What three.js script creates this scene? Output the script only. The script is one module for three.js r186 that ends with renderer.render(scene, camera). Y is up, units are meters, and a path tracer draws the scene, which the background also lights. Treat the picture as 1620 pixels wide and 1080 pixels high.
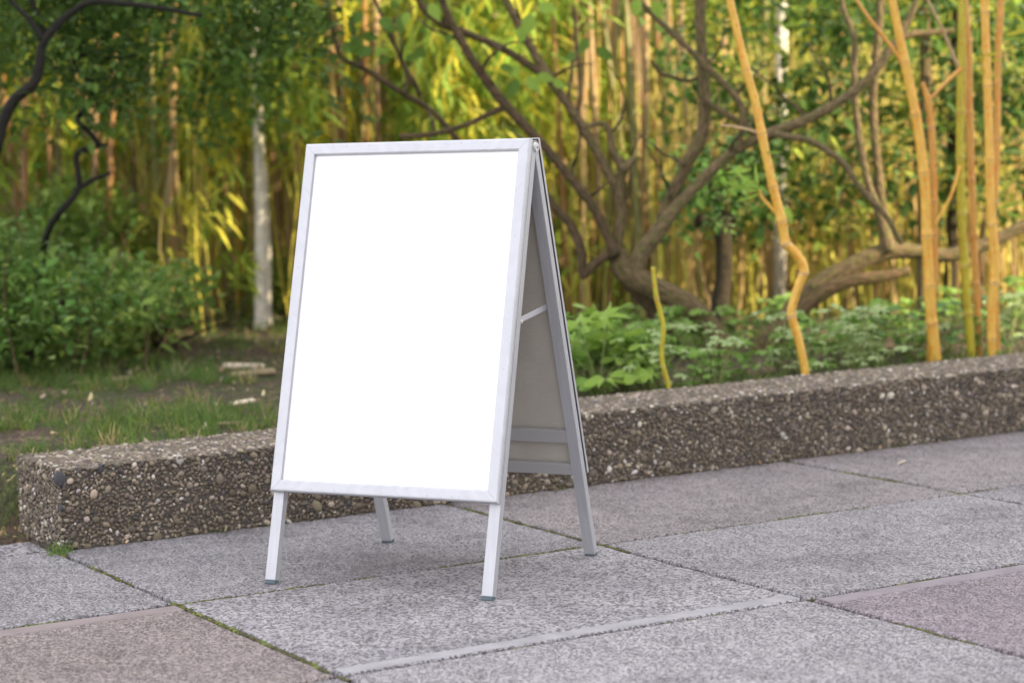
import * as THREE from 'three';
import { mergeGeometries, mergeVertices } from 'three/addons/utils/BufferGeometryUtils.js';
import { RoundedBoxGeometry } from 'three/addons/geometries/RoundedBoxGeometry.js';

// ---------------------------------------------------------------- camera, sky, sun, exposure
const scene = new THREE.Scene();
const FPX = 3553.6, PITCH = 0.0944, ROLL = -0.0297, CAMH = 1.0984;      // solved from the sign, the slab joints and the wall
const camera = new THREE.PerspectiveCamera(2 * Math.atan(540 / FPX) * 180 / Math.PI, 1024 / 682, 0.05, 400);
camera.position.set(0, CAMH, 0);
camera.rotation.order = 'XYZ';
camera.rotateX(-PITCH); camera.rotateZ(ROLL);
camera.focus = 5.45; camera.userData.fStop = 2.7;
const renderer = new THREE.WebGLRenderer({ antialias: true });
renderer.toneMapping = THREE.LinearToneMapping;
renderer.toneMappingExposure = 2.55;
renderer.shadowMap.enabled = true;

const SUN_AZ = 118, SUN_EL = 26;                                          // low, from the right; an added unseen block there keeps it off the paving
const rad = Math.PI / 180;
const sunDir = new THREE.Vector3(Math.sin(SUN_AZ * rad) * Math.cos(SUN_EL * rad), Math.sin(SUN_EL * rad), -Math.cos(SUN_AZ * rad) * Math.cos(SUN_EL * rad));
const sun = new THREE.DirectionalLight(new THREE.Color().setRGB(1.0, 0.83, 0.55), 5);
sun.target.position.set(0, 0, -8); sun.position.copy(sunDir).multiplyScalar(40).add(sun.target.position);
sun.castShadow = true; sun.shadow.radius = 1.5;
Object.assign(sun.shadow.camera, { left: -22, right: 22, top: 22, bottom: -22, near: 1, far: 90 });
sun.shadow.mapSize.set(4096, 4096);
scene.add(sun, sun.target);
{
  const w = 256, h = 128, d = new Float32Array(w * h * 4);
  for (let j = 0; j < h; j++) for (let i = 0; i < w; i++) {
    const el = (j + 0.5) / h * Math.PI - Math.PI / 2, az = (i + 0.5) / w * 2 * Math.PI - Math.PI;
    const dir = new THREE.Vector3(Math.cos(el) * Math.cos(az), Math.sin(el), Math.cos(el) * Math.sin(az));
    const t = Math.pow(1 - Math.max(0, Math.sin(el)), 2.2), c = Math.max(0, dir.dot(sunDir)), glow = 0.35 * Math.pow(c, 6);
    const k = (j * w + i) * 4;
    d[k] = 0.80 + 0.12 * t + glow; d[k + 1] = 0.80 + 0.11 * t + glow * 0.9; d[k + 2] = 0.88 + 0.05 * t + glow * 0.7; d[k + 3] = 1;
  }
  const tx = new THREE.DataTexture(d, w, h, THREE.RGBAFormat, THREE.FloatType);
  tx.mapping = THREE.EquirectangularReflectionMapping; tx.magFilter = THREE.LinearFilter; tx.needsUpdate = true;
  scene.background = tx; scene.environment = tx;
}

// ---------------------------------------------------------------- helpers
let seed = 12345;
const R = () => { seed |= 0; seed = seed + 0x6D2B79F5 | 0; let t = Math.imul(seed ^ seed >>> 15, 1 | seed); t = t + Math.imul(t ^ t >>> 7, 61 | t) ^ t; return ((t ^ t >>> 14) >>> 0) / 4294967296; };
const rr = (a, b) => a + (b - a) * R();
const pick = (a) => a[Math.floor(R() * a.length)];
const clamp = (x, a = 0, b = 1) => Math.min(b, Math.max(a, x));
const smooth = (a, b, x) => { const t = clamp((x - a) / (b - a)); return t * t * (3 - 2 * t); };
const V3 = (x, y, z) => new THREE.Vector3(x, y, z);
const rgb = (r, g, b) => new THREE.Color().setRGB(r, g, b);
// a pixel of the photograph (1620 x 1080) gives a direction; the distance is passed in
function ray(x, y) {
  const X0 = x - 810, Y0 = y - 540, cr = Math.cos(ROLL), sr = Math.sin(ROLL), X = cr * X0 + sr * Y0, Y = -sr * X0 + cr * Y0, c = Math.cos(PITCH), s = Math.sin(PITCH);
  const d = V3(X, -s * FPX - c * Y, -c * FPX + s * Y); return d.multiplyScalar(1 / -d.z);
}
const at = (x, y, z) => ray(x, y).multiplyScalar(z).add(V3(0, CAMH, 0));          // z = metres in front
const px = (n, z) => n * z / FPX;                                                  // n pixels at that distance, in metres
// paving axes
const GY = -0.5314, GO = V3(-0.8134, 0, -5.2451), GU = V3(Math.cos(GY), 0, Math.sin(GY)), GV = V3(-Math.sin(GY), 0, Math.cos(GY));
const uv2 = (u, v, y = 0) => V3(GO.x + GU.x * u + GV.x * v, y, GO.z + GU.z * u + GV.z * v);
const toUV = (x, z) => [(x - GO.x) * GU.x + (z - GO.z) * GU.z, (x - GO.x) * GV.x + (z - GO.z) * GV.z];
// periodic value noise
function noiseGrid(n, s) { const a = new Float32Array(n * n); let q = s; for (let i = 0; i < a.length; i++) { q = (Math.imul(q, 1664525) + 1013904223) | 0; a[i] = (q >>> 8 & 0xffffff) / 0xffffff; } return a; }
function makeNoise(n, s) { const g = noiseGrid(n, s); return (x, y) => { x = ((x % n) + n) % n; y = ((y % n) + n) % n; const i = Math.floor(x), j = Math.floor(y), fx = x - i, fy = y - j, sx = fx * fx * (3 - 2 * fx), sy = fy * fy * (3 - 2 * fy), i1 = (i + 1) % n, j1 = (j + 1) % n; return (g[j * n + i] * (1 - sx) + g[j * n + i1] * sx) * (1 - sy) + (g[j1 * n + i] * (1 - sx) + g[j1 * n + i1] * sx) * sy; }; }
const nz = makeNoise(256, 77);
const fbm = (x, y) => 0.5 * nz(x, y) + 0.27 * nz(x * 2 + 31, y * 2 + 7) + 0.15 * nz(x * 4 + 5, y * 4 + 91) + 0.08 * nz(x * 8 + 13, y * 8 + 3);
function tex(n, fn, srgb, rep = true) {
  const d = new Uint8Array(n * n * 4);
  for (let j = 0; j < n; j++) for (let i = 0; i < n; i++) { const c = fn(i / n, j / n), k = (j * n + i) * 4; d[k] = clamp(c[0]) * 255; d[k + 1] = clamp(c[1]) * 255; d[k + 2] = clamp(c[2]) * 255; d[k + 3] = 255; }
  const t = new THREE.DataTexture(d, n, n, THREE.RGBAFormat); t.magFilter = THREE.LinearFilter; t.minFilter = THREE.LinearFilter; t.wrapS = t.wrapT = rep ? THREE.RepeatWrapping : THREE.ClampToEdgeWrapping;
  if (srgb) t.colorSpace = THREE.SRGBColorSpace; t.needsUpdate = true; return t;
}
const names = {};
const numbered = (n) => { const k = names[n] = (names[n] ?? -1) + 1; return k ? n + '_' + String(k).padStart(3, '0') : n; };
function tag(o, label, category, group, kind) { if (label) o.userData.label = label; if (category) o.userData.category = category; if (group) o.userData.group = group; if (kind) o.userData.kind = kind; return o; }
function mesh(name, geo, m, parent) { const o = new THREE.Mesh(geo, m); o.name = parent ? name : numbered(name); o.castShadow = o.receiveShadow = true; (parent ?? scene).add(o); return o; }
function group(name, parent) { const o = new THREE.Group(); o.name = parent ? name : numbered(name); (parent ?? scene).add(o); return o; }
function inst(name, geo, m, list, parent) {         // list of [matrix, colour]
  const o = new THREE.InstancedMesh(geo, m, list.length); o.name = parent ? name : numbered(name); o.castShadow = o.receiveShadow = true; o.userData.kind = 'stuff';
  list.forEach(([mx, c], i) => { o.setMatrixAt(i, mx); if (c) o.setColorAt(i, c); }); (parent ?? scene).add(o); return o;
}
const _q = new THREE.Quaternion(), _e = new THREE.Euler();
const M4 = (p, rx, ry, rz, s, sy, sz) => new THREE.Matrix4().compose(p, _q.clone().setFromEuler(_e.set(rx, ry, rz)), V3(s, sy ?? s, sz ?? s));
const std = (o) => new THREE.MeshStandardMaterial(o);
const phy = (o) => new THREE.MeshPhysicalMaterial(o);
function geoFrom(pos, idx, uvs) { const g = new THREE.BufferGeometry(); g.setAttribute('position', new THREE.Float32BufferAttribute(pos, 3)); if (uvs) g.setAttribute('uv', new THREE.Float32BufferAttribute(uvs, 2)); g.setIndex(idx); g.computeVertexNormals(); return g; }
// tube along points with a radius at each; wob gives bark its lumps
function tube(pts, radii, { seg = 10, radial = 10, wob = 0, cap = true, freq = 9 } = {}) {
  const curve = new THREE.CatmullRomCurve3(pts, false, 'centripetal'), n = Math.max(2, (pts.length - 1) * seg), pos = [], idx = [], uvs = [];
  let T0 = null, N = null; let len = 0, prev = null; const off = R() * 100;
  for (let i = 0; i <= n; i++) {
    const t = i / n, s = t * (pts.length - 1), k = Math.min(pts.length - 2, Math.floor(s)), f = s - k;
    const P = curve.getPoint(t), T = curve.getTangent(t).normalize();
    if (!N) { N = Math.abs(T.y) > 0.9 ? V3(1, 0, 0) : V3(0, 1, 0); N.sub(T.clone().multiplyScalar(N.dot(T))).normalize(); }
    else { N.sub(T.clone().multiplyScalar(N.dot(T))).normalize(); }
    const B = T.clone().cross(N), r0 = radii[k] * (1 - f) + radii[k + 1] * f;
    if (prev) len += P.distanceTo(prev); prev = P.clone();
    for (let j = 0; j <= radial; j++) {
      const a = j / radial * Math.PI * 2, ja = j % radial;
      const w = wob ? 1 + wob * (2 * fbm(off + len * freq, ja / radial * 6 + off) - 1) : 1, r = r0 * w;
      pos.push(P.x + (N.x * Math.cos(a) + B.x * Math.sin(a)) * r, P.y + (N.y * Math.cos(a) + B.y * Math.sin(a)) * r, P.z + (N.z * Math.cos(a) + B.z * Math.sin(a)) * r);
      uvs.push(j / radial * 2 * Math.PI * r0 * 4, len * 4);
    }
    if (i) for (let j = 0; j < radial; j++) { const a = (i - 1) * (radial + 1) + j, b = a + radial + 1; idx.push(a, a + 1, b, b, a + 1, b + 1); }
  }
  if (cap) for (const e of [0, n]) { const c = pos.length / 3, P = curve.getPoint(e / n); pos.push(P.x, P.y, P.z); uvs.push(0, 0); for (let j = 0; j < radial; j++) { const a = e * (radial + 1) + j; e ? idx.push(a, a + 1, c) : idx.push(a + 1, a, c); } }
  return geoFrom(pos, idx, uvs);
}
console.log('helpers');

// ---------------------------------------------------------------- textures and materials
const RIP = makeNoise(128, 5), RIP2 = makeNoise(64, 9), SPK = makeNoise(512, 21), MED = makeNoise(16, 33), FIN = makeNoise(256, 45);
// bush-hammered stone: ragged short pits, about a centimetre
const pit = (x, y) => { const wx = x * 128 + 1.8 * RIP2(x * 64, y * 64), wy = y * 128 + 1.8 * RIP2(y * 64 + 11, x * 64 + 5); const a = RIP(wx, wy), b = FIN(x * 256, y * 256); return 0.74 * a + 0.26 * b; };
const stoneBump = tex(1024, (x, y) => { const p = pit(x, y), h = smooth(0.25, 0.68, p) * 0.86 + 0.14 * SPK(x * 512, y * 512); return [h, h, h]; });
const stoneColor = tex(1024, (x, y) => {
  const p = pit(x, y), s = SPK(x * 512, y * 512), s2 = FIN(x * 256 + 7, y * 256 + 3), m = MED(x * 16, y * 16) * 0.6 + MED(x * 8 + 3, y * 8) * 0.4;
  let v = 0.90 + 0.10 * (m - 0.5) + 0.18 * (s - 0.5) + 0.14 * (s2 - 0.5);
  if (s > 0.86) v += 0.10; if (s < 0.13) v -= 0.16;
  v -= 0.36 * (1 - smooth(0.26, 0.48, p));                       // dirt plus painted cavity shade, both darkening the pits
  return [v * (1 + 0.03 * (s2 - 0.5)), v, v * (1 - 0.02 * (m - 0.5))];
}, true);
const smoothBump = tex(512, (x, y) => { const h = 0.5 * SPK(x * 512, y * 512) + 0.5 * FIN(x * 256, y * 256); return [h, h, h]; });
const smoothColor = tex(512, (x, y) => { const s = SPK(x * 512, y * 512), m = MED(x * 16, y * 16); const v = 0.90 + 0.12 * (s - 0.5) + 0.10 * (m - 0.5); return [v, v, v]; }, true);
const slabMat = (r, g, b) => std({ vertexColors: true, color: rgb(r, g, b), map: stoneColor, bumpMap: stoneBump, bumpScale: 0.006, roughness: 0.88 });
const MS = { grey: slabMat(0.43, 0.41, 0.43), greyB: slabMat(0.44, 0.42, 0.435), warm: slabMat(0.40, 0.36, 0.36), pink: slabMat(0.40, 0.335, 0.32), mauve: slabMat(0.40, 0.345, 0.375), light: slabMat(0.50, 0.475, 0.495) };
const smoothMat = (r, g, b) => std({ color: rgb(r, g, b), map: smoothColor, bumpMap: smoothBump, bumpScale: 0.0008, roughness: 0.8 });
const MB = { grey: smoothMat(0.355, 0.345, 0.355), pink: smoothMat(0.285, 0.235, 0.23), mauve: smoothMat(0.265, 0.23, 0.25) };
const soilColor = tex(1024, (x, y) => {
  const a = MED(x * 16, y * 16), b = RIP2(x * 64, y * 64), c = SPK(x * 512, y * 512), d = RIP(x * 128, y * 128), g = smooth(0.42, 0.62, 0.5 * a + 0.3 * b + 0.2 * d), v = 0.75 + 0.5 * (c - 0.5) + 0.35 * (d - 0.5);
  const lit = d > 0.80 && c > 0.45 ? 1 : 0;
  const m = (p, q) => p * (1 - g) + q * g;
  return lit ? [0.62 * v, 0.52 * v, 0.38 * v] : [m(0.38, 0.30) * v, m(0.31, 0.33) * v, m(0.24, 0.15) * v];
}, true);
const soilBump = tex(512, (x, y) => { const h = 0.6 * RIP2(x * 64, y * 64) + 0.4 * FIN(x * 256, y * 256); return [h, h, h]; });
const soilMat = std({ map: soilColor, bumpMap: soilBump, bumpScale: 0.02, roughness: 1, color: rgb(0.9, 0.9, 0.9) });
const barkColor = tex(512, (x, y) => { const a = RIP(x * 64, y * 16), b = FIN(x * 256, y * 128), c = MED(x * 16, y * 16); const v = 0.78 + 0.45 * (a - 0.5) + 0.3 * (b - 0.5), g = smooth(0.5, 0.8, c); return [v * (1.0 - 0.1 * g), v * 0.94, v * (0.82 - 0.14 * g)]; }, true);
const barkBump = tex(512, (x, y) => { const h = 0.65 * RIP(x * 64, y * 16) + 0.35 * FIN(x * 256, y * 128); return [h, h, h]; });
const bark = (r, g, b) => std({ color: rgb(r, g, b), map: barkColor, bumpMap: barkBump, bumpScale: 0.008, roughness: 0.95 });
const MK = { brown: bark(0.26, 0.21, 0.135), grey: bark(0.295, 0.245, 0.165), dark: bark(0.07, 0.055, 0.04), blackish: bark(0.022, 0.02, 0.017) };  // the crooked tree gets one even, very dark bark tone
const caneColor = tex(512, (x, y) => { const a = RIP2(x * 64, y * 4), b = FIN(x * 256, y * 16), c = MED(x * 16, y * 16); const v = 0.86 + 0.2 * (a - 0.5) + 0.16 * (b - 0.5); const k = smooth(0.6, 0.85, c) * 0.25; return [v, v * (1 - k * 0.5), v * (1 - k)]; }, true);
const caneMat = (r, g, b) => phy({ color: rgb(r, g, b), map: caneColor, roughness: 0.42, clearcoat: 0.15, clearcoatRoughness: 0.4 });
const MC = { gold: caneMat(0.92, 0.54, 0.08), orange: caneMat(0.82, 0.43, 0.08), lime: caneMat(0.58, 0.50, 0.025), tan: caneMat(0.52, 0.36, 0.17), brown: caneMat(0.33, 0.21, 0.11), olive: caneMat(0.24, 0.24, 0.06), ochre: caneMat(0.46, 0.33, 0.09), rust: caneMat(0.50, 0.27, 0.10) };
const ringMat = std({ color: rgb(0.34, 0.18, 0.06), roughness: 0.8 }), bloomMat = std({ color: rgb(0.62, 0.55, 0.42), roughness: 0.9 });
const leafMat = (r, g, b, t = 0.45) => phy({ color: rgb(r, g, b), roughness: 1, transmission: t, thickness: 0, side: THREE.DoubleSide, specularIntensity: 0.35 });
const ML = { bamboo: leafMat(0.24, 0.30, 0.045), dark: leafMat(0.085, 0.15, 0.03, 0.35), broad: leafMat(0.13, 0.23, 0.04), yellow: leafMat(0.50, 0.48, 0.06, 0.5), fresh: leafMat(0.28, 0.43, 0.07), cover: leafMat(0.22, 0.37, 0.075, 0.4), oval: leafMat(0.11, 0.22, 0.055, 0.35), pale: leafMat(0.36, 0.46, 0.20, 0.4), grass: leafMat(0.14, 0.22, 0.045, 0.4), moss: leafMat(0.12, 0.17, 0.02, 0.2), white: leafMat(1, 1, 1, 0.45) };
console.log('materials');

// ---------------------------------------------------------------- ground
function soilH(u, v) {
  const lowU = 0.03 - 0.63 * smooth(-1.15, -1.6, v), bed = smooth(lowU, 0.1, u) * smooth(-0.98, -1.06, v), slope = smooth(-1.06, -2.2, v);
  const top = 0.185 * Math.max(bed, slope);
  return -0.062 + (top > 0 ? top + 0.062 * Math.max(bed, smooth(-1.0, -1.2, v)) : 0) + (v < -1.05 ? 0.035 * (fbm(u * 1.3 + 50, v * 1.3 + 50) - 0.5) : 0);
}
const soilY = (x, z) => { const [u, v] = toUV(x, z); return soilH(u, v); };
{
  const axis = (lo, fineLo, fineHi, hi, step) => { const a = []; for (let x = fineLo; x <= fineHi + 1e-6; x += step) a.push(x); let s = step, x = fineLo; while (x > lo) { s *= 1.25; x -= s; a.unshift(x); } s = step; x = a[a.length - 1]; while (x < hi) { s *= 1.25; x += s; a.push(x); } return a; };
  const us = axis(-150, -2.5, 5, 150, 0.06), vs = axis(-150, -5, -0.7, 150, 0.05), pos = [], uvs = [], idx = [];
  for (const v of vs) for (const u of us) { const p = uv2(u, v, soilH(u, v)); pos.push(p.x, p.y, p.z); uvs.push(u / 2.2, v / 2.2); }
  const w = us.length; for (let j = 0; j + 1 < vs.length; j++) for (let i = 0; i + 1 < w; i++) { const a = j * w + i; idx.push(a, a + w, a + 1, a + 1, a + w, a + w + 1); }
  tag(mesh('ground', geoFrom(pos, idx, uvs), soilMat), 'bare soil with leaf litter behind the low wall', null, null, 'structure');
}

// ---------------------------------------------------------------- pavement of large stone slabs
const pavement = tag(group('pavement'), 'large bush-hammered granite paving slabs with mossy joints', null, null, 'structure');
function slabGeo(u0, u1, v0, v1, scale = 1.2, thick = 0.06) {
  const J = 0.0075, ch = 0.005, a0 = u0 + J, a1 = u1 - J, b0 = v0 + J, b1 = v1 - J, nu = 40, nv = 30, ox = R() * 5, oy = R() * 5, pos = [], uvs = [], idx = [];
  const edge = (k, s) => 0.0055 * (fbm(k * 14 + s * 17.3 + ox * 9, s * 5.1) - 0.5) + 0.003 * (nz(k * 60 + ox * 31, s * 9) - 0.5) - (nz(k * 9 + oy * 40, s * 3 + 1) > 0.86 ? 0.004 : 0);
  const tilt = [(R() - 0.5) * 0.003, (R() - 0.5) * 0.003].map((t) => u0 > -1.3 && u0 < 1.3 && v0 > -0.1 && v0 < 1 ? 0 : t);
  const P = (i, j, inset) => {
    let u = a0 + (a1 - a0) * i / nu, v = b0 + (b1 - b0) * j / nv;
    if (i === 0) u += inset - edge(v, 1); if (i === nu) u -= inset - edge(v, 2); if (j === 0) v += inset - edge(u, 3); if (j === nv) v -= inset - edge(u, 4);
    return [u, v];
  };
  const cols = [], put = (u, v, y) => { const p = uv2(u, v, y + tilt[0] * (u - u0) + tilt[1] * (v - v0)); pos.push(p.x, p.y, p.z); const st = 0.5 * fbm(u * 3.1 + ox * 20, v * 3.1 + oy * 20) + 0.5 * fbm(u * 11 + 70, v * 11 + ox), q = 1 + 0.42 * (st - 0.5) - 0.16 * smooth(0.60, 0.66, fbm(u * 6 + oy * 30, v * 6 + 17)); cols.push(q, q * 0.995, q * 0.985); uvs.push(u / scale + ox, v / scale + oy); };
  for (let j = 0; j <= nv; j++) for (let i = 0; i <= nu; i++) { const [u, v] = P(i, j, ch); put(u, v, 0); }
  const W = nu + 1; for (let j = 0; j < nv; j++) for (let i = 0; i < nu; i++) { const a = j * W + i; idx.push(a, a + W, a + 1, a + 1, a + W, a + W + 1); }
  const ring = []; for (let i = 0; i < nu; i++) ring.push([i, 0]); for (let j = 0; j < nv; j++) ring.push([nu, j]); for (let i = nu; i > 0; i--) ring.push([i, nv]); for (let j = nv; j > 0; j--) ring.push([0, j]);
  const base = pos.length / 3; for (const [y, ins] of [[-0.0045, 0.0005], [-thick, 0]]) for (const [i, j] of ring) { const [u, v] = P(i, j, ins); put(u, v, y); }
  const n = ring.length; for (let k = 0; k < n; k++) { const k1 = (k + 1) % n, t0 = ring[k][1] * W + ring[k][0], t1 = ring[k1][1] * W + ring[k1][0], m0 = base + k, m1 = base + k1; idx.push(t0, t1, m0, t1, m1, m0, m0, m1, m0 + n, m1, m1 + n, m0 + n); }
  const g = geoFrom(pos, idx, uvs); g.setAttribute('color', new THREE.Float32BufferAttribute(cols, 3)); return g;
}
// a dressed margin: a strip of smooth stone along one long edge of a slab, a hair above the hammered face
function margin(u0, u1, v0, v1, m, parent) {
  const pos = [], uvs = [], idx = [], n = 40;
  for (let i = 0; i <= n; i++) { const u = u0 + 0.012 + (u1 - u0 - 0.024) * i / n, w = 0.005 * (fbm(u * 20, v0 * 7) - 0.5); for (const [v, y] of [[v0 + w, -0.0015], [v0 + 0.003 + w, 0.0014], [v1 - 0.003, 0.0014], [v1, -0.0015]]) { const p = uv2(u, v, y); pos.push(p.x, p.y, p.z); uvs.push(u / 0.6, v / 0.6); } }
  for (let i = 0; i < n; i++) for (let k = 0; k < 3; k++) { const a = i * 4 + k; idx.push(a, a + 1, a + 4, a + 1, a + 5, a + 4); }
  mesh('smooth_margin', geoFrom(pos, idx, uvs), m, parent);
}
const UJ = [-4.8, -3.6, -2.4, -1.2, 0, 1.198, 2.457, 3.69, 4.9, 6.1], VJ = [-0.877, 0, 0.877, 1.754, 2.63, 3.51, 4.38];
const rowMat = [['grey', 'grey', 'warm', 'warm', 'warm'], ['pink', 'grey', 'greyB', 'grey', 'mauve'], ['greyB', 'light', 'mauve', 'grey', 'grey']];
for (let j = 0; j + 1 < VJ.length; j++) for (let i = 0; i + 1 < UJ.length; i++) {
  const c = i - 3, m = c >= 0 && c < 5 && j < 3 ? rowMat[j][c] : pick(['grey', 'greyB', 'warm', 'mauve', 'grey']);
  const s = mesh('slab', slabGeo(UJ[i], UJ[i + 1], VJ[j], VJ[j + 1], j === 1 && c === 1 ? 0.66 : rr(0.42, 0.5)), MS[m], pavement);
  if (j === 1 && c === 1) margin(UJ[i], UJ[i + 1], VJ[2] - 0.062, VJ[2] - 0.013, MB.grey, s);
  if (j === 1 && c === 0) margin(UJ[i], UJ[i + 1], 0.013, 0.075, MB.pink, s);
  if (j === 2 && c === 2) margin(UJ[i], UJ[i + 1], VJ[2] + 0.013, VJ[2] + 0.07, MB.mauve, s);
}
for (let i = 1; i < 4; i++) mesh('slab', slabGeo(UJ[i], UJ[i + 1], -1.06, -0.877), MS.greyB, pavement);   // cut row beside the end of the wall
console.log('paving');

// ---------------------------------------------------------------- the A-frame sign
const scuff = tex(512, (x, y) => { const m = MED(x * 16, y * 16), n = RIP2(x * 64, y * 64), f = FIN(x * 256, y * 32), d = RIP(x * 128 + y * 60, y * 128 - x * 40); let v = 0.97 + 0.05 * (m - 0.5) + 0.03 * (f - 0.5); if (n > 0.93 && d > 0.66) v -= 0.16; if (d > 0.975) v -= 0.08; return [v, v, v]; }, true);
const alu = phy({ color: rgb(0.52, 0.53, 0.555), metalness: 0.5, roughness: 0.42, map: scuff, bumpMap: tex(256, (x, y) => { const h = FIN(x * 256, y * 8); return [h, h, h]; }), bumpScale: 0.0002 });
const aluDull = phy({ color: rgb(0.46, 0.455, 0.46), metalness: 0.45, roughness: 0.5 });
const posterMat = phy({ color: rgb(0.93, 0.93, 0.93), roughness: 0.35, clearcoat: 0.4, clearcoatRoughness: 0.25 });
const sheetMat = std({ color: rgb(0.50, 0.465, 0.41), roughness: 0.6, map: tex(256, (x, y) => { const v = 0.96 + 0.03 * (FIN(x * 64, y * 256) - 0.5) + 0.05 * (MED(x * 16, y * 16) - 0.5); return [v, v, v]; }, true) });
const rubber = std({ color: rgb(0.09, 0.12, 0.14), roughness: 0.7 }), gasket = std({ color: rgb(0.22, 0.23, 0.25), roughness: 0.6 }), nylon = phy({ color: rgb(0.75, 0.73, 0.70), roughness: 0.4, transmission: 0.15 });
{
  const sign = group('a_frame_sign'); tag(sign, 'blank white poster in a silver aluminium A-frame pavement sign', 'sign');
  const yaw = 0.4708, ang = 0.2628, HT = 1.0687, W = 0.6352, H = 0.8823, IW = 0.574, N0 = 0.0293, LEG = 1.1091;
  sign.position.set(-0.2117, 0, -5.5841); sign.rotation.y = -yaw;
  // one snap-frame rail: profile swept along x, ends mitred; q runs from the outer edge (0) inwards
  function railGeo(len) {
    const w = (W - IW) / 2, d = 0.014, prof = [[0.0, 0], [0.0, d * 0.55], [0.0012, d * 0.82], [0.004, d * 0.97], [0.007, d], [w - 0.004, d], [w - 0.0012, d - 0.001], [w, d - 0.003], [w, d - 0.0075], [w - 0.002, d - 0.008], [w - 0.002, 0]];
    const pos = [], idx = [], uvs = []; const n = prof.length;
    for (const s of [-1, 1]) prof.forEach(([q, z], k) => { pos.push(s * (len / 2 - q - 0.00025), -q, z); uvs.push(s * len * 1.5, k * 0.02 + len); });
    for (let k = 0; k + 1 < n; k++) idx.push(k, k + 1, n + k, k + 1, n + k + 1, n + k);
    for (const o of [0, n]) for (let k = 1; k + 1 < n; k++) o ? idx.push(o, o + k, o + k + 1) : idx.push(o, o + k + 1, o + k);
    const g = geoFrom(pos, idx, uvs).toNonIndexed(); g.computeVertexNormals(); return g;
  }
  const railH = railGeo(W), railV = railGeo(H);
  for (const side of [1, -1]) {
    const f = new THREE.Matrix4().makeTranslation(0, HT, 0).multiply(new THREE.Matrix4().makeRotationY(side > 0 ? 0 : Math.PI)).multiply(new THREE.Matrix4().makeRotationX(-ang));
    const put = (o, x, y, z, rz = 0) => { o.applyMatrix4(f.clone().multiply(new THREE.Matrix4().makeTranslation(x, y, z)).multiply(new THREE.Matrix4().makeRotationZ(rz))); return o; };
    const under = (o, x, y, z, rz = 0) => { o.position.set(x, y, z); o.rotation.z = rz; return o; };
    const back = put(mesh('display_panel', new THREE.BoxGeometry(W - 0.008, H - 0.008, 0.003), sheetMat, sign), 0, -H / 2, N0 - 0.0165);
    tag(back, side > 0 ? 'front panel with a blank white poster' : 'rear panel seen from its grey-brown back');
    under(mesh('frame_rail', railH, alu, back), 0, H / 2, 0.0025); under(mesh('frame_rail', railH, alu, back), 0, -H / 2, 0.0025, Math.PI);
    under(mesh('frame_rail', railV, alu, back), -W / 2, 0, 0.0025, Math.PI / 2); under(mesh('frame_rail', railV, alu, back), W / 2, 0, 0.0025, -Math.PI / 2);
    under(mesh('poster', new THREE.BoxGeometry(IW + 0.010, 0.821 + 0.010, 0.0012), posterMat, back), 0, 0, 0.0075);
    // legs: square tubes with rubber feet
    const lw = 0.030, ld = 0.020;
    for (const s of [-1, 1]) {
      const leg = put(mesh('leg', new RoundedBoxGeometry(lw, LEG - 0.022, ld, 2, 0.0015), side > 0 ? alu : alu, sign), s * (W / 2 - 0.001 - lw / 2), -(LEG - 0.022) / 2 - 0.012, N0 - 0.0195 - ld / 2);
      under(mesh('foot_cap', new RoundedBoxGeometry(lw - 0.001, 0.012, ld - 0.001, 2, 0.002), rubber, leg), 0, -(LEG - 0.022) / 2 - 0.004, 0);
    }
    for (const [v, hgt] of [[0.775, 0.034], [0.865, 0.030], [0.03, 0.034]]) put(mesh('crossbar', new RoundedBoxGeometry(W - 2 * lw - 0.004, hgt, 0.014, 2, 0.0015), aluDull, sign), 0, -v, N0 - 0.0195 - 0.0085);
  }
  for (const s of [-1, 1]) {
    // hinge plug at the apex and the folding stay between the legs
    const hg = mesh('hinge', new THREE.CylinderGeometry(0.011, 0.011, 0.006, 20), nylon, sign); hg.rotation.z = Math.PI / 2; hg.position.set(s * (W / 2 + 0.001), HT - 0.016, 0);
    const pin = mesh('hinge_pin', new THREE.CylinderGeometry(0.003, 0.003, 0.010, 12), aluDull, hg); pin.position.y = -s * 0.002;
    const vz = 0.432, zF = Math.sin(ang) * vz - 0.004, yF = HT - Math.cos(ang) * vz;
    const x = s * (W / 2 - 0.036), mid = V3(x, yF - 0.014, zF * 0.42);
    const bar = (name, A, B, parent) => { const L = A.distanceTo(B), o = mesh(name, new RoundedBoxGeometry(0.0025, 0.014, L + 0.012, 2, 0.001), alu, parent); o.position.copy(A).add(B).multiplyScalar(0.5); o.lookAt(0, 0, 0); o.quaternion.setFromUnitVectors(V3(0, 0, 1), B.clone().sub(A).normalize()); return o; };
    const A = V3(x, yF, zF), B = V3(x, yF + 0.006, -zF);
    const stay = bar('stay_arm', A, mid, sign); bar('stay_arm', mid.clone().add(V3(0.003, 0, 0)), B.clone().add(V3(0.003, 0, 0)), sign);
    const rv = mesh('rivet', new THREE.SphereGeometry(0.006, 12, 8), nylon, sign); rv.position.copy(mid).add(V3(0.004, -0.004, 0));
  }
}
console.log('sign');

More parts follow.
